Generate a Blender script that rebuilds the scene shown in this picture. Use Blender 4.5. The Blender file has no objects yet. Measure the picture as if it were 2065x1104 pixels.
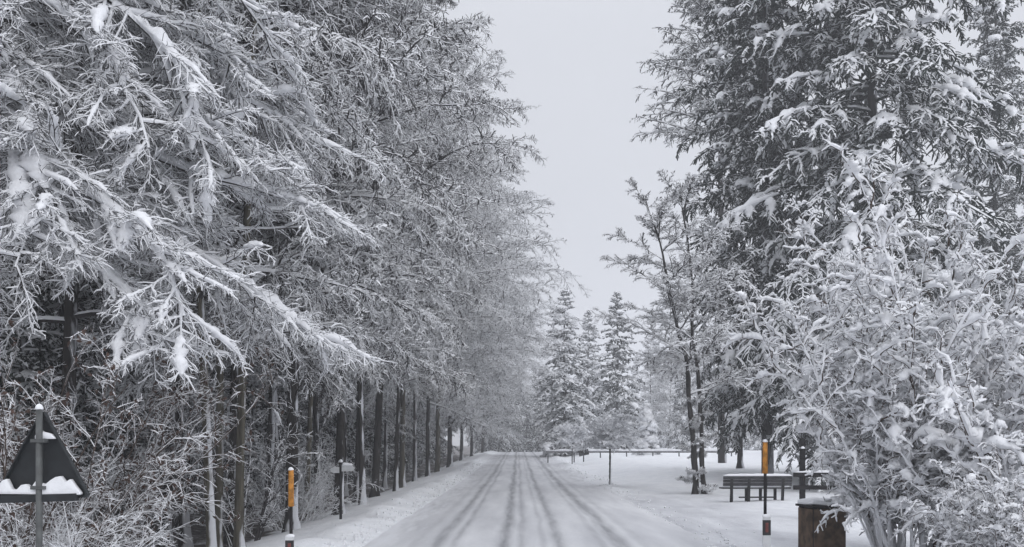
import bpy, bmesh, math, random
import numpy as np
from mathutils import Vector, Matrix

# ------------------------------------------------------------------ camera, sky, sun, exposure
scene = bpy.context.scene
col = scene.collection
R = math.radians
F, VX, HY, EYE = 1900.0, 1045.0, 896.0, 1.9      # focal length and vanishing point in photo pixels, eye height
W_PX, H_PX = 2065.0, 1104.0

cam_d = bpy.data.cameras.new("camera")
cam = bpy.data.objects.new("camera", cam_d)
col.objects.link(cam)
cam.location = (0, 0, EYE)
cam.rotation_euler = (R(90), 0, 0)
cam_d.sensor_width = 36.0
cam_d.lens = 36.0 * F / W_PX
cam_d.shift_x = -(VX - W_PX / 2) / W_PX
cam_d.shift_y = (HY - H_PX / 2) / W_PX
cam_d.clip_end = 3000
scene.camera = cam

world = bpy.data.worlds.new("World")
scene.world = world
world.use_nodes = True
wn = world.node_tree
wn.nodes.clear()
sky = wn.nodes.new("ShaderNodeTexSky")
sky.sky_type = 'NISHITA'
sky.sun_disc = False
sky.sun_elevation = R(38)
sky.sun_rotation = R(150)
cloud = wn.nodes.new("ShaderNodeTexNoise")          # closed cloud layer, faintly uneven
cloud.inputs['Scale'].default_value = 1.6
cloud.inputs['Detail'].default_value = 4.0
ramp = wn.nodes.new("ShaderNodeMapRange")
ramp.inputs['From Min'].default_value = 0.3
ramp.inputs['From Max'].default_value = 0.7
ramp.inputs['To Min'].default_value = 0.96
ramp.inputs['To Max'].default_value = 1.04
cmul = wn.nodes.new("ShaderNodeVectorMath")
cmul.operation = 'SCALE'
cmul.inputs[0].default_value = (7.0, 7.2, 7.75)
mix = wn.nodes.new("ShaderNodeMix")
mix.data_type = 'RGBA'
mix.inputs[0].default_value = 0.97
bg = wn.nodes.new("ShaderNodeBackground")
bg.inputs['Strength'].default_value = 0.1
wo = wn.nodes.new("ShaderNodeOutputWorld")
wn.links.new(cloud.outputs['Fac'], ramp.inputs['Value'])
geo_w = wn.nodes.new("ShaderNodeTexCoord")
sep_w = wn.nodes.new("ShaderNodeSeparateXYZ")
zen = wn.nodes.new("ShaderNodeMapRange")             # an overcast sky brightens towards the zenith
zen.interpolation_type = 'SMOOTHSTEP'
zen.inputs['From Min'].default_value = 0.38
zen.inputs['From Max'].default_value = 0.95
zen.inputs['To Min'].default_value = 1.0
zen.inputs['To Max'].default_value = 2.3
zm = wn.nodes.new("ShaderNodeMath")
zm.operation = 'MULTIPLY'
wn.links.new(geo_w.outputs['Generated'], sep_w.inputs[0])
wn.links.new(sep_w.outputs['Z'], zen.inputs['Value'])
wn.links.new(zen.outputs[0], zm.inputs[0])
wn.links.new(ramp.outputs[0], zm.inputs[1])
wn.links.new(zm.outputs[0], cmul.inputs['Scale'])
wn.links.new(sky.outputs[0], mix.inputs[6])
wn.links.new(cmul.outputs[0], mix.inputs[7])
wn.links.new(mix.outputs[2], bg.inputs['Color'])
wn.links.new(bg.outputs[0], wo.inputs['Surface'])

sun_d = bpy.data.lights.new("sun", 'SUN')
sun_d.energy = 0.7
sun_d.angle = R(40)
sun_d.color = (1.0, 0.97, 0.93)
sun = bpy.data.objects.new("sun", sun_d)
col.objects.link(sun)
sun.rotation_euler = (R(52), 0, R(30))

scene.view_settings.view_transform = 'Standard'
scene.view_settings.look = 'None'
scene.view_settings.exposure = 0.0
scene.view_settings.gamma = 1.0
scene.render.engine = 'CYCLES'
scene.cycles.max_bounces = 5
scene.cycles.diffuse_bounces = 4
scene.cycles.glossy_bounces = 2
scene.cycles.volume_bounces = 1

# ------------------------------------------------------------------ helpers
def at(px, py, Y):
    """the point of the place seen at a photo pixel, Y metres ahead"""
    return np.array([(px - VX) / F * Y, Y, EYE - (py - HY) / F * Y])

def sm(a, b, v):
    t = np.clip((np.asarray(v, float) - a) / (b - a), 0, 1)
    return t * t * (3 - 2 * t)

def wob(x, y, s, seed=0.0):
    """smooth cheap noise, about -1..1"""
    return (np.sin(x * 1.3 * s + 1.7 * np.sin(y * 0.9 * s + seed) + seed) +
            np.sin(y * 1.1 * s + 1.3 * np.sin(x * 1.7 * s + 2 * seed) + 2.1) +
            np.sin((x * 0.7 - y * 0.8) * 2.3 * s + seed * 3)) / 3

def road_rise(y):
    return 0.75 * sm(40, 130, y) - 1.0 * sm(135, 190, y) + 1.3 * sm(200, 300, y)

def ground_z(x, y):
    x = np.asarray(x, float); y = np.asarray(y, float)
    z = road_rise(y)
    xe = x + 0.25 * wob(y * 0.5, y * 0.3, 1.0, 4)
    z = z + 0.17 * np.exp(-((xe + 3.75) / 0.55) ** 2) * (1 + 0.5 * wob(x, y, 1.4, 1))
    z = z - 0.4 * sm(-4.6, -7.0, xe) + sm(-5, -9, x) * 0.12 * wob(x, y, 1.0, 2)
    z = z + 0.13 * np.exp(-((xe - 3.9) / 0.6) ** 2) * sm(34, 40, y) * (1 + .4 * wob(x, y, 1.1, 7))
    z = z + 0.55 * sm(4.0, 8.5, xe) * sm(36, 50, y)
    z = z + sm(3.4, 5.0, x) * 0.05 * wob(x, y, 0.9, 5) + 0.015 * wob(x, y, 3.1, 6) * sm(2.9, 3.6, np.abs(x))
    z = z - 0.03 * sm(3.4, 3.0, np.abs(x - .35))
    return z

def gz(x, y):
    return float(ground_z(x, y))

def link(name, me, parent=None):
    o = bpy.data.objects.new(name, me)
    col.objects.link(o)
    if parent is not None:
        o.parent = parent
    return o

def tag(o, label=None, cat=None, group=None, kind=None):
    if label: o['label'] = label
    if cat: o['category'] = cat
    if group: o['group'] = group
    if kind: o['kind'] = kind
    return o

def empty(name, loc, label, cat, group=None, rz=0.0, scale=1.0):
    o = bpy.data.objects.new(name, None)
    col.objects.link(o)
    o.location = [float(v) for v in loc]
    o.rotation_euler = (0, 0, rz)
    o.scale = (scale, scale, scale) if np.isscalar(scale) else scale
    o.empty_display_size = 0.3
    return tag(o, label, cat, group)

def copy_tree(root, loc, rz, scale, label, group=None, cat=None):
    c = root.copy()
    col.objects.link(c)
    c.location = [float(v) for v in loc]
    c.rotation_euler = (0, 0, rz)
    c.scale = (scale, scale, scale) if np.isscalar(scale) else scale
    tag(c, label, cat, group)
    if group is None and 'group' in c: del c['group']
    for ch in list(root.children):
        d = ch.copy(); col.objects.link(d); d.parent = c
        for g in list(ch.children):
            e = g.copy(); col.objects.link(e); e.parent = d
    return c

def np_mesh(name, V, Q, mats, mi=None, smooth=False):
    V = np.asarray(V, np.float32); Q = np.asarray(Q, np.int32)
    k = Q.shape[1]
    me = bpy.data.meshes.new(name)
    me.vertices.add(len(V)); me.vertices.foreach_set('co', V.ravel())
    me.loops.add(Q.size); me.loops.foreach_set('vertex_index', Q.ravel())
    me.polygons.add(len(Q))
    me.polygons.foreach_set('loop_start', np.arange(0, Q.size, k, dtype=np.int32))
    me.polygons.foreach_set('loop_total', np.full(len(Q), k, np.int32))
    for m in mats: me.materials.append(m)
    if mi is not None:
        me.polygons.foreach_set('material_index', np.asarray(mi, np.int32))
    me.polygons.foreach_set('use_smooth', np.full(len(Q), smooth, bool))
    me.update(calc_edges=True)
    return me

# ---- bmesh helpers for the built objects
class MB:
    def __init__(self): self.bm = bmesh.new()
    def box(self, c, s, rot=None, bevel=0.0, bottom_scale=None):
        r = bmesh.ops.create_cube(self.bm, size=1.0)
        vs = r['verts']
        for v in vs:
            v.co = Vector((v.co.x * s[0], v.co.y * s[1], v.co.z * s[2]))
        if bevel:
            es = list({e for v in vs for e in v.link_edges})
            rb = bmesh.ops.bevel(self.bm, geom=es, offset=bevel, segments=2, affect='EDGES', profile=0.6)
            vs = list({v for f in rb['faces'] for v in f.verts} | {v for v in vs if v.is_valid})
        M = Matrix.Translation(Vector(c)) @ (rot.to_4x4() if rot else Matrix())
        for v in vs: v.co = M @ v.co
        return self
    def cyl(self, a, b, r0, r1=None, seg=12):
        a = Vector(a); b = Vector(b); r1 = r0 if r1 is None else r1
        d = b - a
        r = bmesh.ops.create_cone(self.bm, cap_ends=True, segments=seg, radius1=r0, radius2=r1, depth=d.length)
        M = Matrix.Translation((a + b) / 2) @ d.to_track_quat('Z', 'Y').to_matrix().to_4x4()
        for v in r['verts']: v.co = M @ v.co
        return self
    def prism(self, pts, axis_vec, thick):
        """polygon of 3-D points extruded by axis_vec*thick"""
        vs = [self.bm.verts.new(Vector(p)) for p in pts]
        f = self.bm.faces.new(vs)
        ex = bmesh.ops.extrude_face_region(self.bm, geom=[f])
        for g in ex['geom']:
            if isinstance(g, bmesh.types.BMVert): g.co += Vector(axis_vec) * thick
        return self
    def lump(self, c, s, seed=0, amp=0.15, sub=3, flat=0.35):
        r = bmesh.ops.create_icosphere(self.bm, subdivisions=sub, radius=1.0)
        for v in r['verts']:
            p = v.co.copy()
            n = 1 + amp * (math.sin(p.x * 3.1 + seed) + math.sin(p.y * 3.7 + seed * 2.1) + math.sin(p.z * 2.9 + seed * 1.3)) / 1.5
            p *= n
            if p.z < 0: p.z *= flat
            v.co = Vector((c[0] + p.x * s[0], c[1] + p.y * s[1], c[2] + p.z * s[2]))
        return self
    def build(self, name, mat, parent=None, smooth=False):
        bmesh.ops.recalc_face_normals(self.bm, faces=self.bm.faces[:])
        me = bpy.data.meshes.new(name)
        self.bm.to_mesh(me); self.bm.free()
        me.materials.append(mat)
        if smooth:
            me.polygons.foreach_set('use_smooth', np.full(len(me.polygons), True))
        return link(name, me, parent)

# ------------------------------------------------------------------ materials
WIND = np.array([0.55, -0.60, 0.58])                # the side the snow was driven from

def new_mat(name, rough=0.9, spec=0.2):
    m = bpy.data.materials.new(name); m.use_nodes = True
    nt = m.node_tree
    b = nt.nodes['Principled BSDF']
    b.inputs['Roughness'].default_value = rough
    b.inputs['Specular IOR Level'].default_value = spec
    return m, nt, b

def noise_col(nt, c0, c1, scale, detail=4, lo=0.35, hi=0.65, vec=None):
    n = nt.nodes.new("ShaderNodeTexNoise")
    n.inputs['Scale'].default_value = scale; n.inputs['Detail'].default_value = detail
    r = nt.nodes.new("ShaderNodeValToRGB")
    r.color_ramp.elements[0].position = lo; r.color_ramp.elements[1].position = hi
    r.color_ramp.elements[0].color = (*c0, 1); r.color_ramp.elements[1].color = (*c1, 1)
    nt.links.new(n.outputs['Fac'], r.inputs['Fac'])
    if vec is not None: nt.links.new(vec, n.inputs['Vector'])
    return r.outputs['Color'], n

def plain(name, c, rough=0.85, var=0.25, scale=8.0, spec=0.2):
    m, nt, b = new_mat(name, rough, spec)
    tc = nt.nodes.new("ShaderNodeTexCoord")
    c0 = tuple(v * (1 - var) for v in c); c1 = tuple(min(1, v * (1 + var)) for v in c)
    o, _ = noise_col(nt, c0, c1, scale, vec=tc.outputs['Object'])
    nt.links.new(o, b.inputs['Base Color'])
    return m

def math_n(nt, op, a, b=None, clamp=False):
    n = nt.nodes.new("ShaderNodeMath"); n.operation = op; n.use_clamp = clamp
    for i, v in enumerate((a, b)):
        if v is None: continue
        if isinstance(v, (int, float)): n.inputs[i].default_value = v
        else: nt.links.new(v, n.inputs[i])
    return n.outputs[0]

def mixc(nt, f, a, b):
    n = nt.nodes.new("ShaderNodeMix"); n.data_type = 'RGBA'
    for i, v in ((0, f), (6, a), (7, b)):
        if isinstance(v, (int, float)): n.inputs[i].default_value = v
        elif isinstance(v, tuple): n.inputs[i].default_value = (*v, 1)
        else: nt.links.new(v, n.inputs[i])
    return n.outputs[2]

def snow_mat(name, c=(0.87, 0.88, 0.905)):
    m, nt, b = new_mat(name, 0.75, 0.25)
    tc = nt.nodes.new("ShaderNodeTexCoord")
    o, n = noise_col(nt, tuple(v * .93 for v in c), c, 3.0, 6, vec=tc.outputs['Object'])
    nt.links.new(o, b.inputs['Base Color'])
    n2 = nt.nodes.new("ShaderNodeTexNoise"); n2.inputs['Scale'].default_value = 22; n2.inputs['Detail'].default_value = 5
    nt.links.new(tc.outputs['Object'], n2.inputs['Vector'])
    bp = nt.nodes.new("ShaderNodeBump"); bp.inputs['Strength'].default_value = 0.35; bp.inputs['Distance'].default_value = 0.04
    nt.links.new(n2.outputs['Fac'], bp.inputs['Height']); nt.links.new(bp.outputs[0], b.inputs['Normal'])
    return m

def bark_mat(name, c0, c1, plaster=0.55, base_snow=True, thr=0.62):
    """rough bark; driven snow sticks to the windward side and to the foot of the trunk"""
    m, nt, b = new_mat(name, 0.95, 0.1)
    tc = nt.nodes.new("ShaderNodeTexCoord")
    mp = nt.nodes.new("ShaderNodeMapping"); mp.inputs['Scale'].default_value = (9, 9, 1.6)
    nt.links.new(tc.outputs['Object'], mp.inputs['Vector'])
    bk, bn = noise_col(nt, c0, c1, 1.0, 6, 0.3, 0.7, mp.outputs[0])
    ge = nt.nodes.new("ShaderNodeNewGeometry")
    dt = nt.nodes.new("ShaderNodeVectorMath"); dt.operation = 'DOT_PRODUCT'
    w = np.array([0.80, -0.42, 0.42]); w /= np.linalg.norm(w)
    nt.links.new(ge.outputs['Normal'], dt.inputs[0]); dt.inputs[1].default_value = tuple(w)
    mp2 = nt.nodes.new("ShaderNodeMapping"); mp2.inputs['Scale'].default_value = (3.5, 3.5, 1.1)
    nt.links.new(tc.outputs['Object'], mp2.inputs['Vector'])
    n2 = nt.nodes.new("ShaderNodeTexNoise"); n2.inputs['Scale'].default_value = 1.0; n2.inputs['Detail'].default_value = 6
    nt.links.new(mp2.outputs[0], n2.inputs['Vector'])
    f = math_n(nt, 'ADD', dt.outputs['Value'], math_n(nt, 'MULTIPLY', math_n(nt, 'SUBTRACT', n2.outputs['Fac'], 0.5), 1.9))
    if base_snow:
        sp = nt.nodes.new("ShaderNodeSeparateXYZ"); nt.links.new(tc.outputs['Object'], sp.inputs[0])
        mr = nt.nodes.new("ShaderNodeMapRange")
        mr.inputs['From Min'].default_value = 1.5; mr.inputs['From Max'].default_value = 0.0
        mr.inputs['To Min'].default_value = 0.0; mr.inputs['To Max'].default_value = 0.75
        nt.links.new(sp.outputs['Z'], mr.inputs['Value'])
        oi = nt.nodes.new("ShaderNodeObjectInfo")
        f = math_n(nt, 'ADD', f, math_n(nt, 'MULTIPLY', mr.outputs[0], oi.outputs['Random']))
        f = math_n(nt, 'ADD', f, math_n(nt, 'MULTIPLY', math_n(nt, 'SUBTRACT', oi.outputs['Random'], 0.5), 0.3))
    mr2 = nt.nodes.new("ShaderNodeMapRange")
    mr2.inputs['From Min'].default_value = thr; mr2.inputs['From Max'].default_value = thr + 0.22
    mr2.inputs['To Max'].default_value = plaster
    nt.links.new(f, mr2.inputs['Value'])
    nt.links.new(mixc(nt, mr2.outputs[0], bk, (0.76, 0.775, 0.81)), b.inputs['Base Color'])
    bp = nt.nodes.new("ShaderNodeBump"); bp.inputs['Strength'].default_value = 0.6; bp.inputs['Distance'].default_value = 0.03
    nt.links.new(bn.outputs['Fac'], bp.inputs['Height']); nt.links.new(bp.outputs[0], b.inputs['Normal'])
    return m

M = {}
M['snow'] = snow_mat("snow_fresh")
M['rime'] = snow_mat("snow_on_twigs", (0.86, 0.87, 0.895))
M['bark'] = bark_mat("bark_dark", (0.016, 0.015, 0.014), (0.05, 0.045, 0.042), 0.8, True, 0.92)
M['bark_pale'] = bark_mat("bark_pale", (0.05, 0.046, 0.036), (0.14, 0.128, 0.10), 0.85, True, 0.85)
M['bark_deep'] = bark_mat("bark_inner_wood", (0.02, 0.018, 0.018), (0.055, 0.05, 0.048), 0.6, True, 0.75)
M['twig'] = plain("twig_bark", (0.045, 0.042, 0.042), 0.95, 0.4, 3)
M['twig_warm'] = plain("twig_bark_warm", (0.075, 0.056, 0.047), 0.95, 0.4, 3)
M['rimed'] = plain("rime_coated_twig", (0.62, 0.625, 0.64), 0.9, 0.15, 6)
M['leaf'] = plain("withered_leaf", (0.065, 0.042, 0.035), 0.8, 0.45, 5)
M['needle'] = plain("spruce_needles", (0.028, 0.036, 0.032), 0.9, 0.4, 1.5)
M['needle_pale'] = plain("larch_twigs", (0.06, 0.062, 0.06), 0.9, 0.35, 1.5)
M['wood'] = plain("weathered_wood", (0.042, 0.042, 0.045), 0.9, 0.35, 6)
M['wood_grey'] = plain("grey_fence_wood", (0.13, 0.13, 0.135), 0.9, 0.35, 6)
M['wood_dark'] = plain("wet_dark_wood", (0.018, 0.017, 0.018), 0.8, 0.35, 6)
M['wood_brown'] = plain("brown_stained_board", (0.09, 0.06, 0.04), 0.8, 0.45, 7)
M['metal_dark'] = plain("sign_back_metal", (0.018, 0.021, 0.024), 0.6, 0.2, 9, 0.4)
M['steel'] = plain("galvanised_steel", (0.085, 0.09, 0.09), 0.55, 0.25, 12, 0.5)
M['orange'] = plain("orange_pole_paint", (0.46, 0.195, 0.03), 0.7, 0.35, 14, 0.3)
M['white_plastic'] = plain("white_plastic", (0.62, 0.63, 0.64), 0.55, 0.06, 10, 0.4)
M['black_plastic'] = plain("black_plastic", (0.02, 0.02, 0.022), 0.5, 0.2, 10, 0.4)
M['reflector'] = plain("red_reflector", (0.16, 0.035, 0.03), 0.35, 0.2, 20, 0.5)
M['sign_white'] = plain("pale_sign_board", (0.52, 0.53, 0.54), 0.6, 0.1, 10, 0.3)

def ground_mat():
    m, nt, b = new_mat("snow_ground", 0.8, 0.2)
    tc = nt.nodes.new("ShaderNodeTexCoord")
    sp = nt.nodes.new("ShaderNodeSeparateXYZ"); nt.links.new(tc.outputs['Object'], sp.inputs[0])
    sn, _ = noise_col(nt, (0.82, 0.835, 0.865), (0.90, 0.91, 0.93), 1.3, 6, vec=tc.outputs['Object'])
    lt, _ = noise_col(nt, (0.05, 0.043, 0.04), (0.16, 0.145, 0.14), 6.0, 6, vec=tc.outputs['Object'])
    n = nt.nodes.new("ShaderNodeTexNoise"); n.inputs['Scale'].default_value = 1.1; n.inputs['Detail'].default_value = 8
    n.inputs['Roughness'].default_value = 0.7
    nt.links.new(tc.outputs['Object'], n.inputs['Vector'])
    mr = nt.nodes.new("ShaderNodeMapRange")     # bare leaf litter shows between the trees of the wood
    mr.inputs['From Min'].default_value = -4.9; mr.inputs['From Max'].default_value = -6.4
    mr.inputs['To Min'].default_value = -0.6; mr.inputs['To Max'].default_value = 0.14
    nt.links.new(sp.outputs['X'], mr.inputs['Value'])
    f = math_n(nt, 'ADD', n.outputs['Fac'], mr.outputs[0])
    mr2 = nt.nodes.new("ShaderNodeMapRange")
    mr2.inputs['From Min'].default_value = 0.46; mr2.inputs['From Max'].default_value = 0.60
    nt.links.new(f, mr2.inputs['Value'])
    # rolled snow of the layby beside the road
    px_ = nt.nodes.new("ShaderNodeMapRange"); px_.inputs['From Min'].default_value = 10.5; px_.inputs['From Max'].default_value = 6.5
    nt.links.new(math_n(nt, 'ADD', sp.outputs['X'], math_n(nt, 'MULTIPLY', n.outputs['Fac'], 3.0)), px_.inputs['Value'])
    py_ = nt.nodes.new("ShaderNodeMapRange"); py_.inputs['From Min'].default_value = 39; py_.inputs['From Max'].default_value = 34
    nt.links.new(math_n(nt, 'ADD', sp.outputs['Y'], math_n(nt, 'MULTIPLY', n.outputs['Fac'], 4.0)), py_.inputs['Value'])
    pe_ = math_n(nt, 'GREATER_THAN', sp.outputs['X'], 0.0)
    lay = math_n(nt, 'MULTIPLY', math_n(nt, 'MULTIPLY', px_.outputs[0], py_.outputs[0]), pe_)
    mp4 = nt.nodes.new("ShaderNodeMapping"); mp4.inputs['Scale'].default_value = (1.2, .3, 1)
    nt.links.new(tc.outputs['Object'], mp4.inputs['Vector'])
    pk, _ = noise_col(nt, (0.47, 0.475, 0.505), (0.72, 0.73, 0.755), 1.0, 6, 0.3, 0.7, mp4.outputs[0])
    sn = mixc(nt, lay, sn, pk)
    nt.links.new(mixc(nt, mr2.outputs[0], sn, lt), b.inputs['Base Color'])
    n2 = nt.nodes.new("ShaderNodeTexNoise"); n2.inputs['Scale'].default_value = 5; n2.inputs['Detail'].default_value = 7
    nt.links.new(tc.outputs['Object'], n2.inputs['Vector'])
    bp = nt.nodes.new("ShaderNodeBump"); bp.inputs['Strength'].default_value = 0.45; bp.inputs['Distance'].default_value = 0.12
    nt.links.new(n2.outputs['Fac'], bp.inputs['Height']); nt.links.new(bp.outputs[0], b.inputs['Normal'])
    return m

TRACKS = [(-1.56, 0.13, 0.9), (-1.22, 0.08, 0.6), (-0.26, 0.14, 1.0), (0.08, 0.10, 0.6), (0.80, 0.12, 0.9), (0.5, 0.07, 0.35),
          (1.96, 0.17, 1.0), (1.62, 0.10, 0.4), (-1.98, 0.10, 0.3), (2.4, 0.12, 0.35)]

def road_mat():
    m, nt, b = new_mat("rolled_snow_road", 0.7, 0.3)
    tc = nt.nodes.new("ShaderNodeTexCoord")
    sp = nt.nodes.new("ShaderNodeSeparateXYZ"); nt.links.new(tc.outputs['Object'], sp.inputs[0])
    mp = nt.nodes.new("ShaderNodeMapping"); mp.inputs['Scale'].default_value = (1.0, 0.12, 1.0)
    nt.links.new(tc.outputs['Object'], mp.inputs['Vector'])
    base, _ = noise_col(nt, (0.55, 0.555, 0.58), (0.76, 0.765, 0.785), 1.6, 7, 0.3, 0.7, mp.outputs[0])
    nw = nt.nodes.new("ShaderNodeTexNoise"); nw.inputs['Scale'].default_value = 0.09; nw.inputs['Detail'].default_value = 2
    nt.links.new(tc.outputs['Object'], nw.inputs['Vector'])
    x = math_n(nt, 'ADD', sp.outputs['X'], math_n(nt, 'MULTIPLY', math_n(nt, 'SUBTRACT', nw.outputs['Fac'], 0.5), 0.3))
    tot = None
    for cx, w, a in TRACKS:
        d = math_n(nt, 'DIVIDE', math_n(nt, 'SUBTRACT', x, cx), w)
        g = math_n(nt, 'MULTIPLY', math_n(nt, 'EXPONENT', math_n(nt, 'MULTIPLY', math_n(nt, 'MULTIPLY', d, d), -1.0)), a)
        tot = g if tot is None else math_n(nt, 'MAXIMUM', tot, g)
    ns = nt.nodes.new("ShaderNodeTexNoise"); ns.inputs['Scale'].default_value = 2.2; ns.inputs['Detail'].default_value = 6
    mp3 = nt.nodes.new("ShaderNodeMapping"); mp3.inputs['Scale'].default_value = (2.5, 0.25, 1.0)
    nt.links.new(tc.outputs['Object'], mp3.inputs['Vector']); nt.links.new(mp3.outputs[0], ns.inputs['Vector'])
    k = math_n(nt, 'ADD', math_n(nt, 'MULTIPLY', ns.outputs['Fac'], 1.5), 0.0)
    tot = math_n(nt, 'MULTIPLY', math_n(nt, 'MULTIPLY', tot, k, True), 0.78)
    # loose fresh snow lies along both edges and fades into the verge
    ed = math_n(nt, 'ABSOLUTE', math_n(nt, 'SUBTRACT', sp.outputs['X'], 0.35))
    ed = math_n(nt, 'ADD', ed, math_n(nt, 'MULTIPLY', math_n(nt, 'SUBTRACT', ns.outputs['Fac'], 0.5), 2.2))
    em = nt.nodes.new("ShaderNodeMapRange"); em.inputs['From Min'].default_value = 2.5; em.inputs['From Max'].default_value = 3.35
    em.interpolation_type = 'SMOOTHSTEP'
    nt.links.new(ed, em.inputs['Value'])
    lf = math_n(nt, 'LESS_THAN', sp.outputs['X'], 0.0)
    fr = nt.nodes.new("ShaderNodeMapRange"); fr.inputs['From Min'].default_value = 33; fr.inputs['From Max'].default_value = 42
    nt.links.new(sp.outputs['Y'], fr.inputs['Value'])
    base = mixc(nt, math_n(nt, 'MULTIPLY', em.outputs[0], math_n(nt, 'MAXIMUM', lf, fr.outputs[0])), base, (0.80, 0.81, 0.84))
    nt.links.new(mixc(nt, tot, base, (0.17, 0.175, 0.19)), b.inputs['Base Color'])
    n2 = nt.nodes.new("ShaderNodeTexNoise"); n2.inputs['Scale'].default_value = 7; n2.inputs['Detail'].default_value = 7
    nt.links.new(tc.outputs['Object'], n2.inputs['Vector'])
    h = math_n(nt, 'SUBTRACT', math_n(nt, 'MULTIPLY', n2.outputs['Fac'], 0.6), tot)
    bp = nt.nodes.new("ShaderNodeBump"); bp.inputs['Strength'].default_value = 0.5; bp.inputs['Distance'].default_value = 0.04
    nt.links.new(h, bp.inputs['Height']); nt.links.new(bp.outputs[0], b.inputs['Normal'])
    return m

# ------------------------------------------------------------------ ground and road
def axis(segs):
    out = []
    for a, b, s in segs:
        out += list(np.arange(a, b, s))
    return np.array(sorted(set(np.round(out + [segs[-1][1]], 4))))

def sheet(xs, ys, zf):
    X, Y = np.meshgrid(xs, ys)
    V = np.stack([X.ravel(), Y.ravel(), zf(X, Y).ravel()], 1)
    nx, ny = len(xs), len(ys)
    i = np.arange(nx - 1)[None, :] + np.arange(ny - 1)[:, None] * nx
    Q = np.stack([i, i + 1, i + 1 + nx, i + nx], -1).reshape(-1, 4)
    return V, Q

xs = axis([(-420, -60, 20), (-60, -12, 1.5), (-12, -6, .4), (-6, 6, .12), (6, 14, .3), (14, 60, 1.5), (60, 421, 20)])
ys = axis([(-60, 8, 2), (8, 60, .25), (60, 140, .8), (140, 300, 4), (300, 701, 25)])
V, Q = sheet(xs, ys, ground_z)
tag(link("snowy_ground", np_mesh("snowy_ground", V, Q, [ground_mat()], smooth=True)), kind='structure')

rxs = np.arange(-3.0, 3.701, 0.1)
rys = axis([(-40, 8, 2), (8, 60, .3), (60, 200, 1.0), (200, 500, 5)])
def road_z(x, y):
    t = np.zeros_like(x)
    for cx, w, a in TRACKS: t = np.maximum(t, a * np.exp(-((x - cx) / w) ** 2))
    edge = sm(0.35, 0.0, np.minimum(x + 3.0, 3.7 - x))
    return ground_z(x, y) + 0.034 - 0.016 * t - 0.05 * edge * np.where((x > 0) & (y < 38), .62, 1) + 0.006 * wob(x, y, 2.3, 3)
V, Q = sheet(rxs, rys, road_z)
tag(link("snowy_road", np_mesh("snowy_road", V, Q, [road_mat()], smooth=True)), kind='structure')

# crumbs of snow thrown up along both road edges
rc = np.random.default_rng(31)
parts_v, parts_q = [], []
nc = 1500
cy = 9 + 75 * rc.uniform(0, 1, nc) ** 1.8
cx = np.where(rc.uniform(0, 1, nc) < .6, -2.9 - np.abs(rc.normal(0, .35, nc)), 3.5 + np.abs(rc.normal(0, .55, nc)))
cs = 0.012 + 0.035 * rc.uniform(0, 1, nc) ** 3
cz = ground_z(cx, cy) + cs * .4
cube = np.array([[-1, -1, -1], [1, -1, -1], [1, 1, -1], [-1, 1, -1], [-1, -1, 1], [1, -1, 1], [1, 1, 1], [-1, 1, 1]]) * .75
VV = np.stack([cx, cy, cz], 1)[:, None] + cube[None] * (cs[:, None, None] * rc.uniform(.5, 1.4, (nc, 8, 3)))
cq = np.array([[0, 3, 2, 1], [4, 5, 6, 7], [0, 1, 5, 4], [1, 2, 6, 5], [2, 3, 7, 6], [3, 0, 4, 7]])
tag(link("snow_crumbs", np_mesh("snow_crumbs", VV.reshape(-1, 3), (np.arange(nc)[:, None, None] * 8 + cq[None]).reshape(-1, 4), [M['snow']], smooth=True)), kind='stuff')

# ------------------------------------------------------------------ growing trees
def unit(v):
    return v / np.maximum(np.linalg.norm(v, axis=-1, keepdims=True), 1e-9)

def march(rng, pos, d, L, n, droop, jit):
    """N branches of n points; droop bends them down, jit makes them crooked"""
    N = len(pos)
    P = np.zeros((N, n, 3)); P[:, 0] = pos
    st = (L / (n - 1))[:, None]
    dr = np.broadcast_to(np.asarray(droop, float), (N,))[:, None] / (n - 1)
    d = d.copy()
    for i in range(1, n):
        P[:, i] = P[:, i - 1] + d * st
        d = unit(d + np.array([0, 0, -1.0]) * dr + rng.normal(0, jit, (N, 3)))
    return P

def grow(rng, par, k, t0, t1, ang, lf, n, droop, jit, planar=0.0, lmax=None, tip=0.6, angj=0.3, up=0.0, lmin=0.05):
    P, L = par['P'], par['L']
    N, m = P.shape[:2]
    t = t0 + (t1 - t0) * (np.arange(k)[None] + rng.uniform(0, 1, (N, k))) / k
    f = np.clip(t * (m - 1), 0, m - 1.001); i = f.astype(int); fr = (f - i)[..., None]
    r = np.arange(N)[:, None]
    a, b = P[r, i], P[r, i + 1]
    pos = a + (b - a) * fr
    T = unit(b - a)
    s = unit(np.cross(T, np.array([0.03, 0.02, 1.0]))); u = np.cross(s, T)
    side = np.where((np.arange(k)[None] + rng.integers(0, 2, (N, 1))) % 2 == 0, 0.0, math.pi)
    phi = side + rng.normal(0, 0.55, (N, k)) if planar > 0.5 else rng.uniform(0, 2 * math.pi, (N, k))
    ph = phi[..., None]
    perp = np.cos(ph) * s + np.sin(ph) * u
    A = (ang + rng.normal(0, angj, (N, k)))[..., None]
    d = unit(np.cos(A) * T + np.sin(A) * perp + np.array([0, 0, up]))
    ln = lf * L[:, None] * (1 - tip * t) * rng.uniform(0.65, 1.25, (N, k))
    if lmax: ln = np.minimum(ln, lmax * rng.uniform(0.75, 1.1, (N, k)))
    ln = np.maximum(ln, lmin)
    C = march(rng, pos.reshape(-1, 3), d.reshape(-1, 3), ln.ravel(), n, droop, jit)
    return {'P': C, 'L': ln.ravel()}

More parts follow.
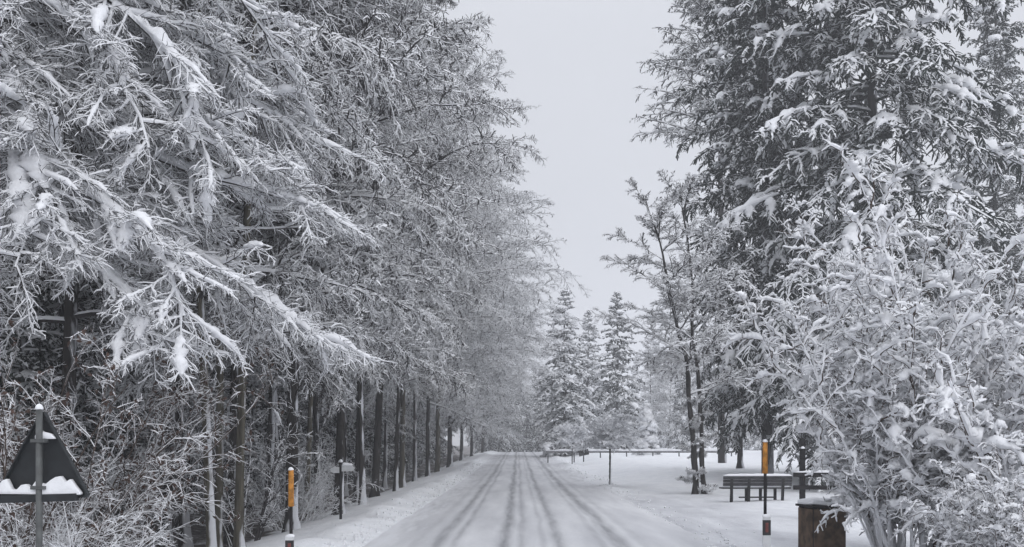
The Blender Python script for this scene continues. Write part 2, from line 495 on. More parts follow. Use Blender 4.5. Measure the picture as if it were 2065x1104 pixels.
def style(rng, B, r0, snow, taper=0.8, bare=0.0, lump=0.0):
    n = B['P'].shape[1]; N = len(B['P'])
    s = np.linspace(0, 1, n)[None]
    r = r0 if not np.isscalar(r0) else np.full(N, r0)
    B['R'] = r[:, None] * (1 - taper * s)
    sv = snow * rng.uniform(0.45, 1.35, (N, 1)) * np.where(rng.uniform(0, 1, (N, 1)) < bare, 0.0, 1.0)
    p = B['P']; ph_ = rng.uniform(0, 6)
    patch = wob(p[..., 0] + p[..., 2] * .6, p[..., 1] - p[..., 2] * .5, 2.1, ph_) + .7 * wob(p[..., 0] - p[..., 1], p[..., 2] * 1.3, 4.7, ph_ + 1)
    B['S'] = sv * (1 - 0.45 * s) * rng.uniform(0.6 - .5 * lump, 1.3 + .9 * lump, (N, n)) * np.clip(1 + 0.85 * patch, 0.3, 2.3)
    return B

LIGHT_WIND = np.array([0.25, -0.27, 0.93])
HARD_WIND = np.array([0.10, -0.62, 0.72])
LEFT_WIND = np.array([-0.62, -0.20, 0.76])
def tubes(batches, wid=0.55, wind=LIGHT_WIND, six=False):
    """four-sided twigs: two dark faces below, two snow faces on top and to windward"""
    VV, QQ, MM, off = [], [], [], 0
    w0 = unit(np.asarray(wind, float))
    for B in batches:
        P, Rr, S = B['P'], B['R'], B['S']
        N, n = P.shape[:2]
        T = np.empty_like(P); T[:, 1:] = P[:, 1:] - P[:, :-1]; T[:, 0] = T[:, 1]
        T = unit(T)
        u = unit(w0 - (T @ w0)[..., None] * T)
        s = np.cross(T, u)
        hz = 0.35 + 0.65 * np.clip(u[..., 2], 0, 1)
        Se = S * hz
        sd = (Rr + wid * Se)[..., None] * s
        b = B.get('flat', 1.0)
        r_, S_ = Rr[..., None], Se[..., None]
        if six:
            lo, hi = s * r_, s * (0.6 * r_ + wid * S_) + u * (0.5 * S_)
            ring = [P - u * r_ * b, P + lo, P + hi, P + u * (r_ * b + S_), P - hi + 2 * u * (0.5 * S_), P - lo]
        else:
            ring = [P - u * (r_ * b), P + sd + u * (0.2 * S_), P + u * (r_ * b + S_), P - sd + u * (0.2 * S_)]
        K = len(ring)
        VV.append(np.stack(ring, 2).reshape(-1, 3))
        base = off + (np.arange(N)[:, None] * n + np.arange(n - 1)[None]) * K
        q = []
        for k in range(K):
            k2 = (k + 1) % K
            q.append(np.stack([base + k, base + k2, base + k2 + K, base + k + K], -1))
        q = np.stack(q, 2)
        QQ.append(q.reshape(-1, 4))
        mk = np.zeros((N, n - 1, K), int)
        has = (S[:, :-1] > 0.002)
        for k in range(1, K - 1): mk[..., k] = has
        MM.append(mk.ravel())
        off += N * n * K
    return np.concatenate(VV), np.concatenate(QQ), np.concatenate(MM)

def round_tube(P, Rr, K=10, rng=None, rough=0.08):
    """one thick stem"""
    P = np.asarray(P, float); Rr = np.asarray(Rr, float); n = len(P)
    T = unit(np.gradient(P, axis=0))
    ref = np.array([1.0, 0.1, 0.0])
    s = unit(np.cross(T, ref)); u = np.cross(s, T)
    a = np.linspace(0, 2 * math.pi, K, endpoint=False)
    rr = Rr[:, None] * (1 + (rng.normal(0, rough, (n, K)) if rng is not None else 0))
    V = P[:, None] + (np.cos(a)[None, :, None] * s[:, None] + np.sin(a)[None, :, None] * u[:, None]) * rr[..., None]
    i = np.arange(n - 1)[:, None] * K + np.arange(K)[None]; j = np.arange(n - 1)[:, None] * K + (np.arange(K)[None] + 1) % K
    Q = np.stack([i, j, j + K, i + K], -1).reshape(-1, 4)
    return V.reshape(-1, 3), Q

def crown_mesh(name, tb, mats, pad=None, smooth=False):
    """twigs and the thick snow lying on them, as one crown"""
    v, q, mi = tb
    sm_ = np.full(len(q), smooth)
    if pad is not None:
        pv_, pq = pad
        q = np.concatenate([q, pq + len(v)]); v = np.concatenate([v, pv_])
        mi = np.concatenate([mi, np.full(len(pq), len(mats))]); sm_ = np.concatenate([sm_, np.ones(len(pq), bool)])
        mats = mats + [M['snow']]
    me = np_mesh(name, v, q, mats, mi)
    me.polygons.foreach_set('use_smooth', sm_)
    return me

def join(parts):
    VV, QQ, off = [], [], 0
    for v, q in parts:
        VV.append(v); QQ.append(q + off); off += len(v)
    return np.concatenate(VV), np.concatenate(QQ)

def resample(pts, n):
    pts = np.asarray(pts, float)
    d = np.r_[0, np.cumsum(np.linalg.norm(np.diff(pts, axis=0), axis=1))]
    t = np.linspace(0, d[-1], n)
    return np.stack([np.interp(t, d, pts[:, k]) for k in range(3)], 1), d[-1]

def pads(rng, lines, seg=10):
    """thick snow lying along boughs; each line = (points, width, height)"""
    parts = []
    for P, w, h in lines:
        n = 15
        P, L = resample(P, n)
        T = unit(np.gradient(P, axis=0))
        s = unit(np.cross(T, np.array([0.02, 0.01, 1.0])))
        u = np.cross(s, T)
        t = np.linspace(0, 1, n)
        prof = np.sin(math.pi * np.clip(t, 0.02, 0.985)) ** 0.55 * rng.uniform(0.6, 1.35, n)
        a = np.linspace(0, 2 * math.pi, seg, endpoint=False)
        rad = 1 + rng.normal(0, 0.17, (n, seg))
        ca, sa = np.cos(a), np.sin(a)
        up = np.where(sa > 0, sa * h, sa * h * 0.3)
        V = P[:, None] + s[:, None] * (ca * w)[None, :, None] * (prof[:, None] * rad)[..., None] \
            + u[:, None] * (up[None] * prof[:, None] * rad)[..., None] + np.array([0, 0, 1]) * (h * 0.25)
        i = np.arange(n - 1)[:, None] * seg + np.arange(seg)[None]; j = np.arange(n - 1)[:, None] * seg + (np.arange(seg)[None] + 1) % seg
        Q = np.stack([i, j, j + seg, i + seg], -1).reshape(-1, 4)
        parts.append((V.reshape(-1, 3), Q))
    return join(parts)

# ---- tall forest tree with a wide frosted crown leaning to +X
def forest_tree_meshes(seed, H=26.0, limbs=62, reach=6.6, low=0.16, lean=1.3, k=(19, 10, 4), snow=0.027, mats=('bark', 'twig'), side=0.35, tr=0.138):
    rng = np.random.default_rng(seed)
    n = 14
    t = np.linspace(0, 1, n)
    TP = np.stack([lean * t ** 1.6 + 0.12 * np.sin(t * 5 + seed), 0.15 * np.sin(t * 4 + seed * 2), H * t], 1)
    TP = np.concatenate([[TP[0] + [0, 0, -0.6]], [TP[0]], [TP[0] + [0, 0, .35]], TP[1:]])
    TR = np.concatenate([[tr * 2.3, tr * 1.75, tr * 1.2], tr * (1 - 0.93 * t[1:]) + 0.012])
    parts = [round_tube(TP, TR, 12, rng, 0.06)]
    tl = low + (0.985 - low) * (np.arange(limbs) + rng.uniform(0, 1, limbs)) / limbs
    pos = np.stack([np.interp(tl * H, TP[:, 2], TP[:, c]) for c in range(3)], 1)
    az = np.arange(limbs) * 2.399 + rng.normal(0, 0.35, limbs)
    el = R(4) + R(46) * tl ** 1.6 + rng.normal(0, 0.16, limbs)
    d = np.stack([np.cos(az) * np.cos(el), np.sin(az) * np.cos(el), np.sin(el)], 1)
    L = reach * (1.05 - 0.82 * tl ** 2.4) * rng.uniform(0.75, 1.15, limbs) * (1 + side * np.cos(az)) * np.where(rng.uniform(0, 1, limbs) < .08, 1.35, 1)
    L = np.where(tl < 0.32, np.minimum(L, reach * .75), L)
    P = march(rng, pos, d, L, 9, 0.75 - 0.35 * tl, 0.08)
    B1 = {'P': P, 'L': L}
    style(rng, B1, np.interp(tl * H, TP[:, 2], TR) * 0.36 + 0.016, snow * 1.3, 0.85)
    B2 = grow(rng, B1, k[0], 0.12, 1.0, 0.75, 0.42, 6, 0.65, 0.13, planar=1, tip=0.5, lmax=2.1)
    style(rng, B2, 0.011, snow * 1.15, 0.7)
    B3 = grow(rng, B2, k[1], 0.08, 1.0, 0.75, 0.40, 4, 0.5, 0.17, planar=1, tip=0.5, lmax=0.75)
    style(rng, B3, 0.0055, snow * 0.9, 0.5, 0.06)
    B4 = grow(rng, B3, k[2], 0.1, 1.0, 0.75, 0.5, 2, 0.3, 0.15, tip=0.4, lmin=0.14)
    style(rng, B4, 0.004, snow * 0.8, 0.4, 0.1)
    tv, tq = join(parts)
    trunk = np_mesh("trunk", tv, tq, [M[mats[0]]], smooth=True)
    return [trunk, crown_mesh("crown", tubes([B1, B2, B3, B4], 0.6), [M[mats[1]], M['rime']])]

def place(name, meshes, loc, label, cat='tree', group=None, rz=0.0, scale=1.0, lean=(0, 0)):
    o = empty(name, loc, label, cat, group, rz, scale)
    o.rotation_euler = (lean[0], lean[1], rz)
    for me in meshes: link(me.name.split('.')[0], me, o)
    return o

# ---- spruce: drooping needled boughs carrying snow
def spruce_meshes(seed, H=27.0, Rm=5.2, low=0.08, whorl=0.9, per=7, droop=0.9, el0=-6, el1=35, k=(16, 8), nr=0.05, snow=0.06,
                  bare=0.35, pad_p=0.35, pad=(0.34, 0.22), tr=0.3, needle='needle', bark='bark_deep', shape=0.85, bl=1.5, cyl=1.0, bare3=None, hang=0.9, b3=.4, pad_a=(.45, .75), pad_l=(.18, .42)):
    rng = np.random.default_rng(seed)
    n = 10; t = np.linspace(0, 1, n)
    TP = np.stack([0.1 * np.sin(t * 3 + seed), 0.1 * np.cos(t * 2 + seed), H * t - 0.4], 1)
    tv, tq = round_tube(TP, tr * (1 - 0.97 * t) + 0.01, 10, rng, 0.05)
    trunk = np_mesh("trunk", tv, tq, [M[bark]], smooth=True)
    hs = np.arange(H * low, H * 0.985, whorl)
    hh = np.repeat(hs, per) + rng.uniform(-whorl * .5, whorl * .5, len(hs) * per)
    th = np.clip(hh / H, 0, 0.99)
    az = np.arange(len(hh)) * 2.399 + rng.normal(0, 0.3, len(hh))
    L = Rm * np.minimum(1, cyl * (1 - th)) ** shape * rng.uniform(0.72, 1.12, len(hh)) * np.clip(0.55 + th * 3.5, 0.55, 1) + 0.12
    el = R(el0) + R(el1 - el0) * th ** 1.3 + rng.normal(0, 0.10, len(hh))
    d = np.stack([np.cos(az) * np.cos(el), np.sin(az) * np.cos(el), np.sin(el)], 1)
    pos = np.stack([np.interp(hh, TP[:, 2], TP[:, 0]), np.interp(hh, TP[:, 2], TP[:, 1]), hh], 1)
    P = march(rng, pos, d, L, 8, droop * (1 - 0.6 * th), 0.05)
    B1 = style(rng, {'P': P, 'L': L}, 0.03 + 0.006 * L, snow * 1.2, 0.7, bare * .6)
    B2 = grow(rng, B1, k[0], 0.12, 1.0, 0.95, 0.34, 5, hang, 0.08, planar=1, tip=0.55, lmax=bl, lmin=0.12)
    style(rng, B2, nr * 0.8, snow, 0.55, bare)
    B3 = grow(rng, B2, k[1], 0.05, 1.0, 0.8, 0.42, 3, 0.8, 0.10, planar=1, tip=0.4, lmax=bl * b3, lmin=0.1)
    style(rng, B3, nr, snow * 0.8, 0.75, bare3 if bare3 is not None else bare)
    for B in (B2, B3): B['flat'] = 0.7
    pd = None
    if pad_p > 0:
        lines = []
        for i in range(len(P)):
            if rng.uniform() < pad_p * (1.15 - 0.5 * th[i]) and L[i] > 0.5:
                a = rng.uniform(*pad_a); b = min(1.0, a + rng.uniform(*pad_l))
                seg, _ = resample(P[i], 24)
                seg = seg[int(a * 23):max(int(b * 23) + 1, int(a * 23) + 3)]
                f = rng.uniform(0.6, 1.4)
                lines.append((seg, pad[0] * f, pad[1] * f))
                for c in range(k[0]):
                    if a - .05 < 0.12 + 0.88 * c / k[0] < b and rng.uniform() < .75:
                        g = f * rng.uniform(.35, .7)
                        lines.append((B2['P'][i * k[0] + c][:4], pad[0] * g, pad[1] * g))
        b2 = B2['P']
        for i in rng.choice(len(b2), min(len(b2), int(len(P) * pad_p * 1.2)), replace=False):
            f = rng.uniform(0.35, 0.75)
            lines.append((b2[i][1:], pad[0] * f, pad[1] * f))
        pd = pads(rng, lines)
    return [trunk, crown_mesh("foliage", tubes([B1, B2, B3]), [M[needle], M['rime']], pd)]

# ---- many-stemmed shrub
def shrub_meshes(seed, stems=34, H=6.0, spread=0.55, base=0.7, k=(9, 7, 4), snow=0.045, mat='twig_warm', pad_n=30, pad=(0.14, 0.1), r0=0.035, droop=0.35, leaves=0, bias=(0, 0), t0=0.12, s1=1.3, bare=0.0, up=.1, crook=1.0, lump=0.0, n1=10, n2=6, n3=4, wid=0.65, wind=LIGHT_WIND, l3=0.75, l2=1.9, six=False, f3=1.0):
    rng = np.random.default_rng(seed)
    a = rng.uniform(0, 2 * math.pi, stems); rad = base * np.sqrt(rng.uniform(0, 1, stems))
    pos = np.stack([rad * np.cos(a), rad * np.sin(a), np.full(stems, -0.25)], 1)
    tilt = spread * np.sqrt(rng.uniform(0.02, 1.3, stems))
    az = a + rng.normal(0, 0.5, stems)
    d = np.stack([np.sin(tilt) * np.cos(az) + bias[0], np.sin(tilt) * np.sin(az) + bias[1], np.cos(tilt)], 1)
    L = H * rng.uniform(0.5, 1.08, stems)
    P = march(rng, pos, unit(d), L, n1, droop, 0.07 if crook > 1 else 0.07)
    B1 = style(rng, {'P': P, 'L': L}, r0 * rng.uniform(0.6, 1.2, stems), snow * s1, 0.8, 0.0, lump)
    B2 = grow(rng, B1, k[0], t0, 1.0, 0.62 + .25 * lump, 0.34, n2, 0.4, 0.12 * crook, tip=0.45, lmax=l2, up=up)
    style(rng, B2, r0 * 0.42, snow * 1.15, 0.7, bare, lump)
    B3 = grow(rng, B2, k[1], 0.1, 1.0, 0.75 + .2 * lump, 0.42, n3, 0.45, 0.14 * crook, tip=0.4, lmax=l3)
    style(rng, B3, r0 * 0.2, snow * f3, 0.5, 0.05 + bare, lump)
    B4 = grow(rng, B3, k[2], 0.1, 1.0, 0.75, 0.5, 2, 0.35, 0.15, tip=0.3, lmin=0.1)
    style(rng, B4, r0 * 0.13, snow * f3 * .85, 0.4, 0.15 + bare)
    v, q, mi = tubes([B1], 0.45, LEFT_WIND if lump else wind, six)
    stem = np_mesh("stems", v, q, [M[mat], M['rime']], mi)
    tb = tubes([B2, B3, B4], wid, wind, six); pd = None
    out = [stem]
    if leaves:
        b = B3['P']; idx = rng.integers(0, len(b), leaves)
        c = b[idx, rng.integers(1, 4, leaves)] + rng.normal(0, 0.02, (leaves, 3))
        e1 = unit(rng.normal(0, 1, (leaves, 3))) * 0.042
        e2 = unit(np.cross(e1, rng.normal(0, 1, (leaves, 3)))) * 0.026
        V = np.stack([c - e1, c + e2, c + e1 * 1.2 + [0, 0, -.02], c - e2], 1).reshape(-1, 3)
        out.append(np_mesh("withered_leaves", V, np.arange(leaves * 4).reshape(-1, 4), [M['leaf']]))
    if pad_n:
        b2 = B2['P']
        hz = np.linalg.norm((b2[:, -1] - b2[:, 0])[:, :2], axis=1) / np.maximum(B2['L'], .01)
        ok = np.where((hz > 0.55) & (B2['L'] > 0.4))[0]
        lines = []
        for i in rng.choice(ok, min(len(ok), pad_n), replace=False):
            f = rng.uniform(0.5, 1.4)
            a_ = rng.integers(0, max(1, b2.shape[1] - 4)); lines.append((b2[i][a_:a_ + 4] if lump else b2[i][rng.integers(0, 3):], pad[0] * f, pad[1] * f))
        pd = pads(rng, lines)
    out.insert(1, crown_mesh("twigs", tb, [M[mat], M['rime']], pd, six))
    return out

# ---- tree with hand-laid limbs (lists of points), then grown finer
def laid_tree_meshes(seed, trunks, limbs, k=(14, 8, 4), snow=0.05, r=0.05, lf=0.3, l2max=1.6, l3max=0.7, droop=0.6, mats=('bark', 'twig'), pad_lines=(), pad_n=0, pad=(0.12, 0.08), l1snow=1.4, base_r=1.6, wid=0.6, wind=LIGHT_WIND, limb_pads=0, six=False, f3=0.9, l4n=2):
    rng = np.random.default_rng(seed)
    parts = []
    for pts, r0, r1 in trunks:
        P, L = resample(pts, 28)
        rr = np.linspace(r0, r1, 28) * (1 + .10 * np.sin(np.arange(28) * 1.9)); rr[0] *= base_r; rr[1] *= 1 + (base_r - 1) * .25
        parts.append(round_tube(P, rr, 12, rng, 0.07))
    out = []
    if parts:
        v, q = join(parts)
        out.append(np_mesh("trunk", v, q, [M[mats[0]]], smooth=True))
    Ps, Ls = [], []
    for pts in limbs:
        P, L = resample(pts, 10); P[1:-1] += rng.normal(0, 0.012 * L, (8, 3)) * [1, 1, .6]
        Ps.append(P); Ls.append(L)
    B1 = {'P': np.array(Ps), 'L': np.array(Ls)}
    style(rng, B1, r * np.clip(np.array(Ls) / 4, .5, 1.3), snow * l1snow, 0.8)
    B2 = grow(rng, B1, k[0], 0.1, 1.0, 0.75, lf, 6, droop, 0.11, planar=1, tip=0.5, lmax=l2max)
    style(rng, B2, r * 0.32, snow * 1.2, 0.7)
    B3 = grow(rng, B2, k[1], 0.08, 1.0, 0.75, 0.42, 4, droop * .9, 0.13, planar=1, tip=0.45, lmax=l3max)
    style(rng, B3, r * 0.15, snow * f3, 0.5, 0.08)
    B4 = grow(rng, B3, k[2], 0.1, 1.0, 0.7, 0.5, l4n, 0.6, 0.25, tip=0.3, lmin=0.08)
    style(rng, B4, r * 0.10, snow * f3 * .85, 0.4, 0.15)
    pd = None
    lines = list(pad_lines)
    if pad_n:
        b2 = B2['P']
        for i in rng.choice(len(b2), min(len(b2), pad_n), replace=False):
            f = rng.uniform(0.4, 1.4)
            lines.append((b2[i][rng.integers(0, 3):], pad[0] * f, pad[1] * f))
    if limb_pads:
        for P in Ps:
            for q_ in range(limb_pads):
                a = rng.uniform(0.1, 0.75); b = min(1, a + rng.uniform(.1, .3))
                sg, _ = resample(P, 30); sg = sg[int(a * 29):max(int(b * 29), int(a * 29) + 3)]
                f = rng.uniform(.6, 1.5); lines.append((sg, pad[0] * 1.5 * f, pad[1] * 1.5 * f))
    if lines: pd = pads(rng, lines)
    out.append(crown_mesh("crown", tubes([B1, B2, B3, B4], wid, wind, six), [M[mats[1]], M['rime']], pd, six))
    return out

# ------------------------------------------------------------------ left: the row along the road
PROTO = [forest_tree_meshes(11, reach=5.0, lean=0.3, side=0.1), forest_tree_meshes(23, H=26, reach=6.4, lean=1.4), forest_tree_meshes(37, H=25, reach=4.6, lean=0.2, low=0.18, side=0.0)]
ROW_GROUP = "trees in a row along the left road edge"
row = [  # px of trunk, distance, prototype, turn, scale, label
    (490, 18.6, 0, 0.2, 0.92, "pale olive trunked tree, nearest of the row beside the left orange pole", 'bark_pale'),
    (452, 22.0, 2, 2.3, 0.95, "brown trunked tree just behind the nearest pale trunk of the left row", None),
    (588, 22.5, 0, -1.4, 0.95, "dark trunked tree standing right behind the left orange snow pole", None),
    (684, 26.0, 2, 0.5, 1.0, "dark tree with snow cone at its foot behind the small white signpost", None),
    (736, 30.0, 0, -0.5, 1.0, "dark tree with snow flared foot, next right of the white signpost", None),
    (757, 35.0, 0, 1.4, 1.0, "snow streaked tree close behind the second dark trunk right of the signpost", None),
    (803, 39.0, 2, -0.2, 0.95, "slim dark trunked tree in front of a pale trunk, middle of the left row", None),
    (814, 44.0, 0, 0.7, 0.98, "pale snow plastered trunk behind the slim dark tree, middle of the left row", 'bark_pale'),
    (864, 56.0, 1, -0.3, (1.0,1.0,.98), "hazy row tree leading the three pale trunks halfway down the road", None),
    (888, 63.0, 1, 0.6, 1.0, "middle of the three pale snow plastered trunks halfway down the road", 'bark_pale'),
    (910, 73.0, 1, -0.1, (1.15,1.1,.95), "last of the three pale trunks halfway down the left road edge", None),
    (934, 90.0, 1, 0.2, (1.25,1.1,.95), "grey hazy tree far down the left row before the road crest", None),
    (952, 106.0, 1, -0.4, (1.3,1.1,.95), "second last hazy tree of the left row before the road crest", None),
    (976, 128.0, 1, 0.1, (1.3,1.1,.85), "farthest hazy tree of the left row at the road crest", None),
]
def variant(me, mat):
    c = me.copy(); c.materials[0] = mat; return c
girth = np.random.default_rng(12)
def ms_axis(co):
    """centre line of a trunk: mean of each ring of twelve"""
    c = co.reshape(-1, 12, 3)[:, :, :2].mean(1)
    return np.repeat(c, 12, axis=0)
for px, Y, p, rz, s, lab, mk in row:
    x = (px - VX) / F * Y
    ms = list(PROTO[p])
    if mk: ms[0] = variant(ms[0], M[mk]); ms[0].name = "trunk"
    g_ = girth.uniform(0.78, 1.2)
    sc = (s[0], s[1], s[2]) if not np.isscalar(s) else (s * (.72 if Y < 50 else 1), s * .95, s)
    tr_ = ms[0].copy(); co = np.empty(len(tr_.vertices) * 3, np.float32); tr_.vertices.foreach_get('co', co)
    co = co.reshape(-1, 3); cxy = ms_axis(co)
    co[:, :2] = cxy + (co[:, :2] - cxy) * g_
    tr_.vertices.foreach_set('co', co.ravel()); tr_.name = "trunk"; ms[0] = tr_
    place("forest_tree", ms, (x, Y, gz(x, Y)), lab, 'tree', ROW_GROUP, rz, sc, (R(girth.normal(0, 1.3)), R(girth.normal(0, 1.1))))

dark_young = spruce_meshes(91, H=16, Rm=3.3, low=0.01, whorl=0.75, per=7, droop=1.0, cyl=1.2, shape=0.85, pad=(0.22, 0.15), pad_p=0.12, k=(12, 8), nr=0.06, bare=0.5, bare3=0.7, hang=1.4, snow=0.05, tr=0.16, bl=1.1)
# deeper wood behind the row
rng = np.random.default_rng(5)
deep = []
for X0, y0, y1, step in ((-9.5, 17, 120, 9.0), (-14.5, 20, 120, 11.0), (-21, 28, 110, 14.0), (-29, 38, 100, 18.0)):
    y = y0
    while y < y1:
        deep.append((X0 + rng.uniform(-1.6, 1.6), y + rng.uniform(-1.5, 1.5)))
        y += step * rng.uniform(0.8, 1.2)
for i, (x, y) in enumerate(deep):
    s = rng.uniform(0.8, 1.0)
    place("forest_tree", PROTO[i % 3], (x, y, gz(x, y)), "grey trunked tree inside the dark wood left of the road",
          'tree', "trees deep in the left wood", rng.uniform(0, 6.28), s)

# slim stems standing between the row and the wood
slimp = [forest_tree_meshes(171, H=15, limbs=26, reach=2.4, low=0.3, lean=0.2, k=(9, 6, 3), side=0.0, tr=0.075, mats=('bark_pale', 'twig')),
         forest_tree_meshes(173, H=17, limbs=28, reach=2.6, low=0.32, lean=-0.3, k=(9, 6, 3), side=0.0, tr=0.10, mats=('bark_deep', 'twig'))]
for px, Y, p, lab in [(412, 17.4, 0, "thin pale stem with a fork of twigs left of the nearest pale trunk"),
                      (432, 19.6, 0, "second thin pale stem close beside the first, left of the nearest trunk"),
                      (378, 20.5, 1, "slim dark stem left of the two thin pale stems"),
                      (535, 25.0, 1, "slim dark stem between the nearest trunk and the left orange pole"),
                      (556, 29.0, 1, "second slim dark stem just left of the left orange pole"),
                      (622, 28.0, 0, "thin pale stem between the left orange pole and the white signpost"),
                      (648, 32.0, 1, "slim dark stem just left of the white signpost"),
                      (716, 33.0, 1, "slim dark stem just right of the white signpost"),
                      (330, 22.0, 1, "leftmost slim dark stem behind the bushes right of the triangular sign"),
                      (776, 47.0, 1, "slim dark stem deep between the middle row trunks"),
                      (838, 52.0, 1, "slim dark stem left of the three pale trunks down the road")]:
    x = (px - VX) / F * Y
    place("slim_tree", slimp[p], (x, Y, gz(x, Y)), lab, 'tree', "slim stems among the left trunks", px * .7, 1.0)

# trees closing the road's end
far = [(1012, 172), (985, 165), (1078, 205), (1040, 235), (1105, 190), (960, 180), (1135, 215), (1062, 260)]
for i, (px, Y) in enumerate(far):
    x = (px - VX) / F * Y
    place("forest_tree", PROTO[i % 3], (x, Y, gz(x, Y)), "hazy grey tree closing the far end of the snowy road", 'tree',
          "trees at the far end of the road", rng.uniform(0, 6.28), rng.uniform(0.62, 0.8))

# ------------------------------------------------------------------ left foreground: big snow-laden tree reaching in from the left
def line(pts, Y0, Y1):
    n = len(pts)
    return [at(px, py, Y0 + (Y1 - Y0) * i / (n - 1)) for i, (px, py) in enumerate(pts)]
base = np.array([-8.6, 13.5, gz(-8.6, 13.5)])
trunk_pts = [base + [0, 0, -.3], base + [0.05, 0, 2.5], base + [0.0, 0.1, 5], base + [0.15, 0.1, 8], base + [0.2, 0.1, 12.5]]
LIMBS = [
    ([(-160, 250), (70, 330), (200, 385), (370, 480), (450, 545), (570, 630), (665, 690)], 13.4, 14.6),
    ([(-160, 320), (90, 345), (170, 375), (260, 440), (330, 540), (370, 640)], 13.4, 12.4),
    ([(-160, 120), (60, 170), (150, 225), (300, 225), (420, 250), (560, 330)], 13.4, 14.2),
    ([(-160, 200), (80, 240), (230, 270), (330, 330), (470, 370), (650, 420)], 13.4, 14.6),
    ([(-150, -80), (90, 0), (200, 90), (260, 190), (300, 300)], 13.4, 12.8),
    ([(-140, -200), (150, -80), (320, 20), (420, 90), (490, 180)], 13.5, 14.5),
    ([(-140, -300), (200, -160), (420, -60), (520, 60), (560, 150)], 13.5, 15.2),
    ([(-150, -120), (120, -60), (300, 60), (380, 200), (420, 330)], 13.4, 13.4),
    ([(-160, 60), (10, 120), (60, 230), (90, 360), (110, 470)], 13.3, 12.0),
    ([(-160, 100), (0, 180), (30, 300), (40, 420), (30, 540)], 13.3, 11.6),
    ([(-160, 450), (60, 470), (180, 520), (260, 600), (330, 700)], 13.4, 12.6),
    ([(-160, 380), (100, 400), (280, 450), (420, 560), (520, 640)], 13.5, 16.0),
    ([(-160, 150), (120, 180), (330, 150), (500, 200), (640, 290)], 13.5, 16.0),
    ([(-160, 20), (150, 60), (350, 90), (520, 170), (600, 260)], 13.5, 16.2),
]
limbs = [line(*l) for l in LIMBS]
prng = np.random.default_rng(77)
padl = []
for (pts, Y, w, h) in [
    ([(120, 215), (160, 235), (200, 300), (215, 360)], 13.0, .20, .16),
    ([(150, 235), (240, 240), (300, 225)], 13.2, .14, .11),
    ([(240, 240), (290, 290), (320, 340)], 13.0, .13, .12),
    ([(385, 455), (430, 480), (470, 520), (550, 560)], 13.7, .17, .14),
    ([(565, 515), (600, 520), (625, 525)], 14.4, .15, .10),
    ([(0, 160), (25, 250), (50, 330), (70, 420)], 12.2, .20, .18),
    ([(0, 250), (10, 330), (20, 410)], 12.0, .22, .18),
    ([(210, 400), (300, 430), (370, 465)], 13.5, .12, .10),
    ([(370, 750), (400, 760), (440, 790)], 13.0, .18, .12),
    ([(300, 800), (330, 820), (350, 850)], 12.8, .16, .12)]:
    padl.append((resample([at(a, b, Y) for a, b in pts], 10)[0], w, h))
tm = laid_tree_meshes(99, [(trunk_pts, 0.26, 0.08)], limbs, k=(32, 14, 5), snow=0.048, r=0.042, lf=0.34, l2max=1.5, l3max=0.5, droop=0.3, l4n=3,
                      pad_lines=[], pad_n=230, pad=(0.075, 0.065), wid=0.5, wind=np.array([.15, -.2, .95]), limb_pads=7, six=True, f3=0.36)
place("beech_tree", tm, (0, 0, 0), "near tree with thick snow loaded branches reaching in from the left edge", 'tree')

# undergrowth on the left
SH = [shrub_meshes(3, 26, 4.6, 0.6, 0.8, (8, 7, 3), 0.010, 'twig_warm', 8, (.05, .045), 0.02, 0.5, leaves=2200, six=True, l3=.55),
      shrub_meshes(8, 24, 4.0, 0.75, 0.9, (8, 7, 3), 0.012, 'twig', 8, (.05, .045), 0.018, 0.6, six=True, l3=.55),
      shrub_meshes(15, 9, 5.5, 0.35, 0.35, (10, 7, 4), 0.014, 'twig', 4, (.045, .04), 0.03, 0.2)]
under = [  # x, y, prototype, scale, label
    (-6.9, 12.6, 0, 0.85, "brown leaved snowy bush directly behind the triangular sign"),
    (-7.6, 15.0, 0, 1.05, "reddish brown bush with withered leaves at the left edge"),
    (-7.0, 15.4, 1, 0.55, "grey snowy bush between triangular sign and the nearest pale trunk"),
    (-9.6, 19.0, 1, 1.1, "tall grey bush rising behind the brown leaved bushes at left"),
    (-5.3, 10.9, 1, 0.42, "low snow covered bush at the foot of the triangular sign"),
    (-6.0, 20.5, 2, 0.8, "thin stemmed bush between the nearest trunk and the left orange pole"),
    (-5.9, 24.5, 1, 0.6, "arching snow topped bush behind the left orange pole"),
]
for x, y, p, s, lab in under:
    place("snowy_bush", SH[p], (x, y, gz(x, y)), lab, 'bush', "bushes under the left trees", float(rng.uniform(0, 6.28)), s)
for i in range(26):
    y = 18 + 3.4 * i + rng.uniform(-1, 1); x = -6.8 - rng.uniform(0, 7) - (0.02 * y)
    if y > 110: break
    place("snowy_bush", SH[[2, 1, 2][i % 3]], (x, y, gz(x, y)), "thin twiggy bush between the trunks of the left wood", 'bush',
          "undergrowth inside the left wood", float(rng.uniform(0, 6.28)), rng.uniform(0.6, 1.1))

